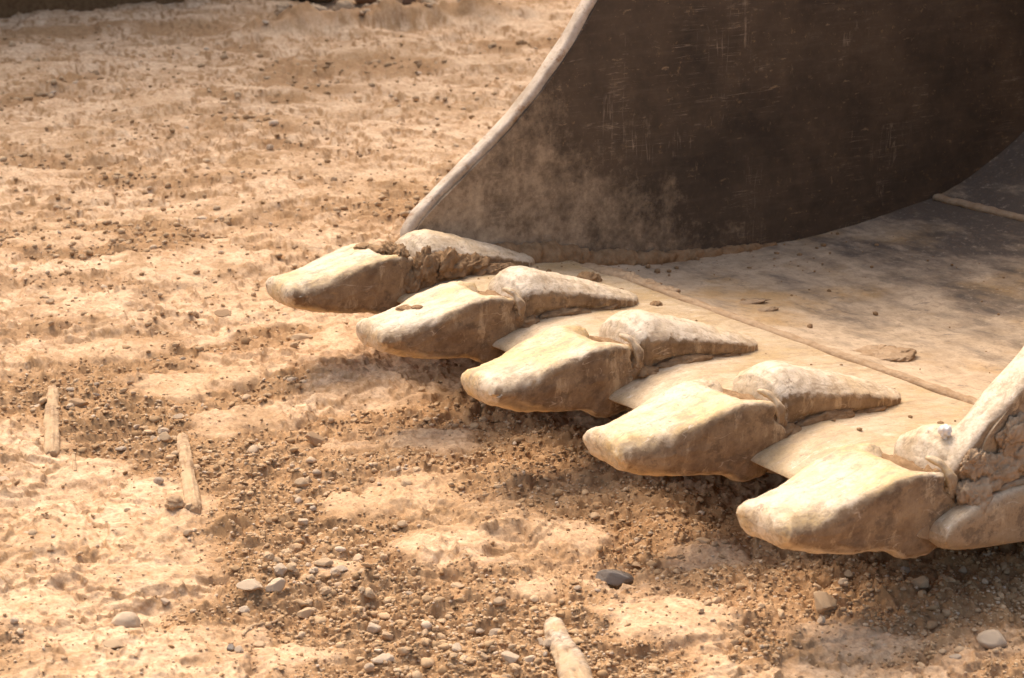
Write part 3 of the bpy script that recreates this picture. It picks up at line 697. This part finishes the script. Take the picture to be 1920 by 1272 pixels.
NOTED = [
 (1152,1076,76,"long",M_DARK,"dark grey shiny stone, half dug in on the shaded dirt below the teeth",-.35,0),
 (238,1183,58,"round",M_PALE,"rounded pale cream stone half buried at lower left of the dirt",0,0),
 (216,1239,42,"flat",M_TAN,"flat tan stone just below the rounded pale cream stone",0,0),
 (470,1118,52,"flat",M_PALE,"pale flat stone left of the larger pile of clods below the sticks",.2,0),
 (517,1111,46,"angular",M_PALE,"pale wedge stone beside a pale flat stone, above the thin twig",.5,0),
 (571,1130,38,"angular",M_TAN,"tan blocky stone in front of the crumbled clods, above the thin twig",0,0),
 (459,1137,24,"round",M_PALE,"small round pale stone touching the front of the pale flat stone",0,0),
 (566,899,28,"round",M_TAN,"round tan stone in the darkest crumbled earth right of the second stick",0,0),
 (566,968,30,"angular",M_PALE,"pale upright stone below the round tan stone in the crumbled earth",1.2,0),
 (590,812,48,"angular",M_BROWN,"brown wedge shaped clod standing alone left of the third tooth",.6,.3),
 (289,812,24,"angular",M_GREY,"blue grey stone leftmost in the pebble cluster above the second stick",1.3,0),
 (306,800,22,"round",M_PALE,"pale round pebble at the top of the cluster above the second stick",0,0),
 (311,819,28,"angular",M_TAN,"tan angular pebble in the middle of the cluster above the second stick",.4,0),
 (329,844,20,"round",M_TAN,"round brown pebble touching the left side of the second stick",0,0),
 (337,770,28,"flat",M_GREY,"flat grey stone lying highest above the second stick",.2,0),
 (330,960,40,"clod",M_BROWN,"reddish clod lying at the lower end of the second stick",0,0),
 (860,1092,32,"flat",M_TAN,"tan slab stone on crumbs left of the dark shiny stone",-.1,0),
 (932,1166,32,"round",M_GREY,"blue grey pebble above the split peeled stick",-.2,0),
 (936,1142,26,"round",M_TAN,"small tan pebble just above the blue grey pebble",0,0),
 (700,1170,36,"angular",M_PALE,"pale upright half of the split rock in the lower crumbled earth",1.3,0),
 (724,1181,34,"angular",M_TAN,"darker right half of the split rock in the lower crumbled earth",1.1,.2),
 (716,1222,52,"flat",M_PALE,"broad pale crusty stone under the split rock",.1,0),
 (797,1183,24,"long",M_TAN,"small oblong tan stone standing right of the split rock",1.4,0),
 (856,1206,32,"angular",M_PALE,"pale angular stone between the split rock and the peeled stick",.2,0),
 (1011,1178,22,"round",M_TAN,"small round pebble at the top left of the peeled stick",0,0),
 (1014,1197,24,"angular",M_PALE,"pale cube like pebble touching the left side of the peeled stick",0,0),
 (1078,1183,24,"flat",M_TAN,"small flat pebble right of the top of the peeled stick",0,0),
 (958,1230,46,"angular",M_PALE,"ragged pale clod at the bottom edge left of the peeled stick",.2,0),
 (992,1231,30,"angular",M_PALE,"ragged pale clod right beside the peeled stick near the bottom edge",-.3,0),
 (1466,1155,30,"long",M_TAN,"oblong tan stone standing upright in the shade below the nearest tooth",1.5,0),
 (1546,1148,60,"angular",M_TAN,"large angular brown slab in the shade below the nearest tooth",-.7,.25),
 (1541,1172,24,"angular",M_PALE,"small pale stone leaning on the front of the large brown slab",.9,0),
 (1531,1106,24,"angular",M_TAN,"small pointed stone above the large brown slab",1.3,.2),
 (1722,1108,44,"angular",M_TAN,"wedge shaped brown stone under the right of the nearest tooth",-.5,.2),
 (1860,1208,58,"round",M_PALE,"large rounded pale stone at the lower right corner of the dirt",0,0),
 (1801,1226,26,"round",M_TAN,"small round stone left of the large rounded pale stone",0,0),
 (1790,1241,30,"flat",M_GREY,"greyish flat stone in front of the small round stone at lower right",-.3,0),
 (1592,1080,22,"angular",M_TAN,"small tan stone directly below the nearest tooth cap",0,0),
 (1378,1067,18,"flat",M_TAN,"small flat stone in shade left of the nearest tooth cap",0,0),
 (1424,1052,24,"flat",M_BROWN,"small brown flake in deep shade beside the nearest tooth cap",0,0),
 (421,599,38,"flat",M_BROWN,"dark thin flake of clay left of the second tooth",.1,.15),
 (566,640,44,"flat",M_TAN,"thin light flake of clay below the second tooth tip",.1,.1),
 (8,911,26,"flat",M_PALE,"pale flat stone at the left edge of the picture",0,0),
 (311,1128,24,"angular",M_GREY,"small dark grey stone on the smooth dirt above the rounded cream stone",0,0),
 (433,1228,24,"angular",M_DARK,"small blackish stone at the bottom left beside a pale chip",.2,0),
 (450,1233,20,"angular",M_PALE,"pale chip beside the small blackish stone",0,0),
 (487,1207,28,"flat",M_TAN,"flat tan pebble above the small blackish stone",0,0),
 (640,1068,30,"flat",M_GREY,"grey flat stone above the crumbled clods at centre left",.2,0),
 (605,1061,46,"flat",M_TAN,"tan flat stone at the top of the larger pile of clods",-.15,0),
 (755,973,22,"round",M_TAN,"tan pebble at the left edge of the smooth patch below the fourth tooth",0,0),
 (225,831,26,"flat",M_GREY,"small grey stone right of the first stick",0,0),
 (148,770,44,"long",M_BROWN,"brown splinter lying right of the upper end of the first stick",-.1,0),
 (1320,1002,34,"flat",M_TAN,"flat stone in the deep shade under the fourth tooth",0,0),
]
rngp = random.Random(4)
for px, py, w, kind, mat, lab, rot, tilt in NOTED:
    stone(px, py, w, kind, mat, lab, rot=rot, tilt=tilt, group=GS, sink=-.12 if px == 1152 else .16, name="clod" if "clod" in lab.split(" in ")[0].split(" of ")[0] and mat is M_BROWN else "stone")
ZONES = [ # polygon-ish scatter: list of (px,py,spread x,spread y), count, size range px, label, group
 ([(320,830,90,60),(430,860,90,50),(230,790,90,40),(120,760,90,30)],34,(12,24),"small pebble in the crumbled earth around the two half buried sticks","pebbles around the sticks"),
 ([(540,900,90,40),(640,890,90,35),(740,870,70,30),(690,990,70,30)],34,(11,24),"small pebble in the dark crumbled band left of the third and fourth teeth","pebbles in the dark crumbled band"),
 ([(600,1090,80,50),(560,1060,60,40),(680,1130,80,40)],36,(14,32),"small clod in the pile of crumbs left of the split rock","clods in the pile of crumbs"),
 ([(800,1150,110,50),(900,1210,90,40),(760,1230,120,40),(1000,1230,60,40),(1110,1250,40,30)],44,(13,30),"small tan stone in the crumbled earth around the split rock and the peeled stick","stones around the split rock"),
 ([(1450,1110,160,50),(1650,1110,160,50),(1820,1080,90,60),(1250,1020,120,50)],34,(11,26),"small dusty stone in the shade under the bucket teeth","stones in the shade of the teeth"),
 ([(150,1010,150,80),(250,1150,200,80),(80,1220,90,50),(420,1000,80,40)],26,(10,24),"small pale stone on the smooth dirt at lower left","stones on the smooth dirt at lower left"),
 ([(1430,1210,50,60),(1740,1210,140,50),(1150,1110,120,30)],20,(11,22),"small stone on the open dirt in front of the shade of the bucket","stones on the open dirt in front"),
 ([(300,600,280,50),(500,480,200,60),(200,420,220,60),(640,330,200,60)],26,(10,18),"small clod on the sunlit dirt behind the teeth","clods on the sunlit dirt behind"),
]
LAND = [(97,800,'the leftmost stick'),(352,885,'the bent stick'),(1060,1220,'the thick peeled stick'),(1152,1076,'the dark grey shiny stone'),(238,1183,'the rounded pale cream stone'),
 (470,1118,'the pale flat stone'),(566,899,'the round tan stone'),(590,812,'the lone wedge shaped clod'),(712,1190,'the split rock'),(860,1092,'the tan slab stone'),(932,1166,'the blue grey pebble'),(490,1165,'the thin twig'),
 (1546,1150,'the large angular brown slab'),(1722,1108,'the wedge shaped brown stone'),(1860,1208,'the large rounded pale stone'),(1466,1155,'the oblong upright stone'),(433,1228,'the small blackish stone'),
 (515,535,'the farthest tooth tip'),(668,622,'the second farthest tooth tip'),(863,710,'the middle tooth tip'),(1095,825,'the second nearest tooth tip'),(1398,955,'the nearest tooth tip'),(735,44,'the pointed tan rock'),(421,599,'the dark thin flake'),(8,911,'the stone at the left edge')]
PENDING = []
def relabel():
    ordn = ['', 'second ', 'third ', 'fourth ', 'fifth ', 'sixth ', 'seventh ', 'eighth ', 'ninth ', 'tenth ']
    groups = {}
    for o, px, py, w, kind, mat, noun in PENDING:
        d, lx, ly, nm = min((math.hypot(px-lx, (py-ly)*1.6), lx, ly, nm) for lx, ly, nm in LAND)
        dx, dy = px-lx, (py-ly)*1.6
        way = ('right of' if dx > 0 else 'left of') if abs(dx) > abs(dy) else ('below' if dy > 0 else 'above')
        tone = {M_TAN: 'tan', M_PALE: 'pale', M_GREY: 'greyish', M_BROWN: 'brown'}.get(mat, 'tan')
        shape = {'clod': 'crumbly', 'angular': 'angular', 'round': 'rounded', 'flat': 'flat'}[kind]
        groups.setdefault((tone, shape, noun, way, nm), []).append((d, o))
    for (tone, shape, noun, way, nm), L in groups.items():
        L.sort(key=lambda q: q[0])
        for k, (d, o) in enumerate(L):
            if len(L) == 1: o['label'] = f"small {tone} {shape} {noun} {way} {nm}"
            else: o['label'] = f"small {tone} {shape} {noun}, {ordn[min(k, 9)]}nearest of its kind {way} {nm}"
for zi, (spots, cnt, (s0, s1), lab, grp) in enumerate(ZONES):
    for q in range(cnt):
        cx, cy, sx, sy = spots[q % len(spots)]
        px = rngp.gauss(cx, sx*.55); py = rngp.gauss(cy, sy*.55)
        px = min(max(px, 6), 1914); py = min(py, 1264)
        w = s0+(s1-s0)*rngp.random()**1.8
        mat = rngp.choice([M_TAN, M_TAN, M_TAN, M_PALE, M_GREY if "stone" in lab or "pebble" in lab else M_BROWN, M_BROWN]) if "pale" not in lab else rngp.choice([M_PALE, M_PALE, M_TAN])
        clod = "clod" in lab
        kd = "clod" if clod else rngp.choice(["angular", "angular", "round", "flat"])
        o = stone(px, py, w, kd, mat, lab, name="clod" if clod else "stone",
              cat="clod" if clod else "stone", group=grp, rot=rngp.uniform(0, 6.28), sub=3, seed=rngp.randrange(5), sink=rngp.uniform(.1, .35), tilt=rngp.uniform(-.3, .3))
        PENDING.append((o, px, py, w, kd, mat, 'clod' if clod else ('pebble' if 'pebble' in lab else 'stone')))

# uncountable crumbs and gravel: one mass
def gravel(name, n, sub, smin, smax, seed, power, mode, y0=30, y1=1360):
    rng = np.random.RandomState(seed)
    protos = [rock(900+seed+q, sub, 9, .4, .85, .14, (1, rng.uniform(.65, .95), rng.uniform(.45, .8))) for q in range(10)]
    X, Y = [], []
    got = 0
    while got < n:
        px = rng.uniform(-250, 2170, n*3); u_ = rng.uniform(0, 1, n*3)
        py = y0+(y1-y0)*u_**(.9 if mode == "far" else .62)
        d = FWD*3600 + CR*(px-960)[:, None] + CD*(py-636)[:, None]
        P = CAM+d*(-CAM[2]/d[:, 2])[:, None]
        c = crumb_mask(P[:, 0], P[:, 1])*(1-.8*patch_mask(P[:, 0], P[:, 1]))
        keep = rng.uniform(0, 1, n*3) < (.09+.85*c**1.5)+(.15 if mode == 'far' else 0)
        X.append(P[keep, 0]); Y.append(P[keep, 1]); got += keep.sum()
    X = np.concatenate(X)[:n]; Y = np.concatenate(Y)[:n]
    Z, c = ground(X, Y)
    dep = np.hypot(X-CAM[0], Y-CAM[1])
    s_ = (smin+(smax-smin)*rng.uniform(0, 1, n)**power)*(.55+.45*c)*np.clip(dep/2.4, .9, 2.6)
    Vs, Fs, T, off_ = [], [], [], 0
    which = rng.randint(0, len(protos), n)
    for w, (V, F) in enumerate(protos):
        idx = np.where(which == w)[0]; m = len(idx)
        a = rng.uniform(0, 2*np.pi, m); tl = rng.uniform(-.5, .5, m)
        ca, sa, ct, st_ = np.cos(a), np.sin(a), np.cos(tl), np.sin(tl)
        Rm = np.zeros((m, 3, 3)); Rm[:, 0, 0] = ca; Rm[:, 0, 1] = -sa*ct; Rm[:, 0, 2] = sa*st_; Rm[:, 1, 0] = sa; Rm[:, 1, 1] = ca*ct; Rm[:, 1, 2] = -ca*st_; Rm[:, 2, 1] = st_; Rm[:, 2, 2] = ct
        P = np.einsum('mij,vj->mvi', Rm, V)*s_[idx, None, None]+np.stack([X[idx], Y[idx], Z[idx]+s_[idx]*.22], 1)[:, None]
        Vs.append(P.reshape(-1, 3)); Fs.append((F[None]+np.arange(m)[:, None, None]*len(V)).reshape(-1, 3)+off_)
        T.append(np.repeat(np.clip(rng.beta(2.2, 2.2, m)*.95+(rng.uniform(0, 1, m) > .97)*.4, 0, 1), len(V))); off_ += m*len(V)
    o = obj(name, mesh_np(name, np.vstack(Vs), np.vstack(Fs), M_GRAVEL, smooth=False, attrs={"tone": np.concatenate(T)}))
    tag(o, kind="stuff"); return o
o = gravel("loose_gravel", 2600, 2, .0030, .0105, 11, 3.2, "near"); tag(o, "loose tan gravel and clay crumbs strewn over the dirt", "gravel")
o = gravel("soil_crumbs", 38000, 1, .0012, .0054, 12, 2.6, "near"); tag(o, "fine brown soil crumbs scattered between the stones", "soil crumbs")

o = gravel("dirt_clods", 3600, 1, .0022, .0095, 13, 2.6, "far", 75, 620); tag(o, "small dry clods scattered over the far dirt", "clods", kind="stuff")

# ------------------------------------------------------------------ sticks and twig
def stick(name, pts, r0, r1, seed, mat, label, sink, rough=.0010):
    P = np.array([at(*p) for p in pts]); P = spline(P, 70)
    P[:, 2] = [gz(p[0], p[1]) for p in P]; P[:, 2] = np.convolve(np.pad(P[:, 2], 12, 'edge'), np.ones(25)/25, 'valid')-sink
    t = np.linspace(0, 1, 70)
    K = 30; n = len(P); tn = np.gradient(P, axis=0); tn /= np.linalg.norm(tn, axis=1, keepdims=True)
    sa = np.cross(tn, [0, 0, 1.]); sa /= np.linalg.norm(sa, axis=1, keepdims=True); sb = np.cross(sa, tn)
    th = np.linspace(0, 2*np.pi, K, endpoint=False); TH, TT = np.meshgrid(th, t)
    rr_ = (r0*(1-TT)+r1*TT)*(1+.16*perlin(np.cos(TH)*1.3+seed, TT*4+np.sin(TH)*1.3, seed)+.09*perlin(TH*2.5, TT*16, seed+1)+.05*perlin(TH*6, TT*45, seed+2))
    for g0, gw, gd in ((1.35, .13, .48), (2.2, .10, .16), (.6, .09, .14)):              # bark cracks along the stick
        rr_ *= 1-gd*np.exp(-((TH-g0-.35*perlin(TT*5, TT*0+g0, seed+3))/gw)**2)*smooth01(-.3, .1, perlin(TT*7, TT*0+g0*3, seed+4))
    if rough: rr_ *= .55+.45*np.minimum(1, np.minimum(TT, 1-TT)*14+.25+.2*perlin(TH*1.5, TT*0+.2, seed+5))
    R = P[:, None]+(sa[:, None]*np.cos(TH)[..., None]+sb[:, None]*np.sin(TH)[..., None]*.8)*rr_[..., None]
    V, F = loft(R)
    me = fix(mesh_np(name, V, F, mat)); o = obj(name, me)
    c = P.mean(0)
    me.transform(Matrix.Translation(-Vector(c)) @ Matrix.Identity(4)); o.location = c
    tag(o, label, "stick" if name != "twig" else "twig"); return o
stick("stick", [(99,742),(98,790),(96,856)], .0100, .0105, 31, M_STICK, "straight pale stick half sunk in the dirt, leftmost in the picture", -.0015)
stick("stick", [(341,806),(349,870),(366,968)], .0085, .0100, 32, M_STICK, "bent dusty stick half sunk in the dirt with pebbles round its upper end", -.002)
stick("stick", [(137,846),(140,884)], .0030, .0030, 33, M_STICK, "short thin stub beside the lower end of the leftmost stick", .000, .0008)
stick("stick", [(1036,1168),(1048,1205),(1066,1240),(1092,1300)], .0115, .0170, 34, M_STICK2, "thick peeled pale stick poking in at the bottom edge", -.005, .0014)
stick("twig", [(455,1196),(468,1178),(488,1166),(510,1156),(530,1140)], .0022, .0013, 35, M_STICK, "thin curved twig lying on the dirt at lower left", -.002, .0006)

# ------------------------------------------------------------------ rocks and boulders behind
def boulder(px, py, size, kind, mat, label, seed, rot=0., zs=1.0, sink=.2, name="boulder", group="boulders behind the dirt yard"):
    p = at(px, py); o = obj(name, rock_mesh(kind, seed, mat, 4))
    h = {"round": .62, "flat": .32, "long": .42, "clod": .7, "angular": .68}[kind]*zs
    o.location = (p[0], p[1], size*h*(1-2*sink)); o.scale = (size, size, size*zs); o.rotation_euler = (0, 0, rot); tag(o, label, "boulder" if name == "boulder" else "rock", group); return o
boulder(575,1,.20,"angular",M_BOULD,"tan boulder at the top edge left of the red brown boulder",21,.4)
boulder(712,6,.17,"flat",M_BOULR,"dark red brown flat boulder at the top edge of the picture",22,AZ0-1.57,1.3)
boulder(815,-7,.16,"angular",M_BOULD,"dark boulder at the top edge right of the red brown boulder",23,1.0)
boulder(430,-24,.22,"angular",M_BOULD,"shaded boulder at the top edge left of the tan boulder",24,2.0)
n1, n2 = 120, 70
base = spline([at(-700, 96), at(-250, 56), at(60, 27), at(300, 10), at(440, -3), at(540, -20), at(640, -60)], n1)
gu, gv = np.meshgrid(np.linspace(0, 1, n1), np.linspace(0, 1, n2), indexing='ij')
away = (base-CAM)*np.array([1, 1, 0]); away /= np.linalg.norm(away, axis=1, keepdims=True)
hh_ = (5.4*smooth01(1.0, .66, gu[:, 0])+.25)[:, None]
Vb = base[:, None]+away[:, None]*(gv*1.15+np.maximum(gv-.7, 0)*6)[..., None]
Vb[:, :, 2] = -.15+hh_*np.sin(np.minimum(gv/.75, 1)*np.pi/2)**.8
Vb = Vb.reshape(-1, 3); Vb += (.16*perlin3(Vb*1.3, 951)+.09*perlin3(Vb*3.4, 952)+.045*perlin3(Vb*9, 953))[:, None]*np.column_stack([-away.repeat(n2, 0)[:, :2], np.full(len(Vb), .5)])
ii = np.arange(n1-1)[:, None]*n2; jj = np.arange(n2-1)[None]
Fb = np.stack([ii+jj, ii+jj+1, ii+n2+jj+1, ii+n2+jj], -1).reshape(-1, 4)
eb_ = obj("shade_bank", mesh_np("shade_bank", Vb, Fb[:, ::-1], M_SHADE_BANK)); tag(eb_, kind="structure")  # added bank, built to cast shade over the far left dirt
for px, py, w, lab in ((735,44,46,"pointed tan rock standing in the rubble below the red brown boulder"),(870,18,40,"pointed pale rock in the rubble at the top edge near the bucket"),
                       (535,60,40,"crumbly clod at the left end of the rubble row"),(592,56,44,"crumbly clod second from the left of the rubble row"),(645,46,42,"crumbly clod in the middle of the rubble row"),(800,32,56,"wide crumbly heap right of the pointed tan rock")):
    pt = "pointed" in lab
    stone(px, py, w, "angular" if pt else "clod", M_TAN, lab, "rock" if pt else "clod", "rock" if pt else "clod", "rubble below the boulders", rot=.4 if pt else 0, zs=1.5 if pt else 1.0, sink=.25, tilt=.25 if pt else 0)
for q in range(22):
    px = 500+rngp.random()*430; py = 66-(px-500)*.09+rngp.uniform(-9, 12)
    kd, mt_ = rngp.choice(['angular', 'angular', 'clod']), rngp.choice([M_TAN, M_TAN, M_PALE])
    o = stone(px, py, rngp.uniform(9, 22), kd, mt_, 'small lump in the rubble row below the red brown boulder', 'clod', 'clod', 'lumps in the rubble row', rot=rngp.uniform(0, 6), sub=3, zs=rngp.uniform(.6, 1.1), sink=.2)
    PENDING.append((o, px, py, 10, kd, mt_, 'lump'))
relabel()
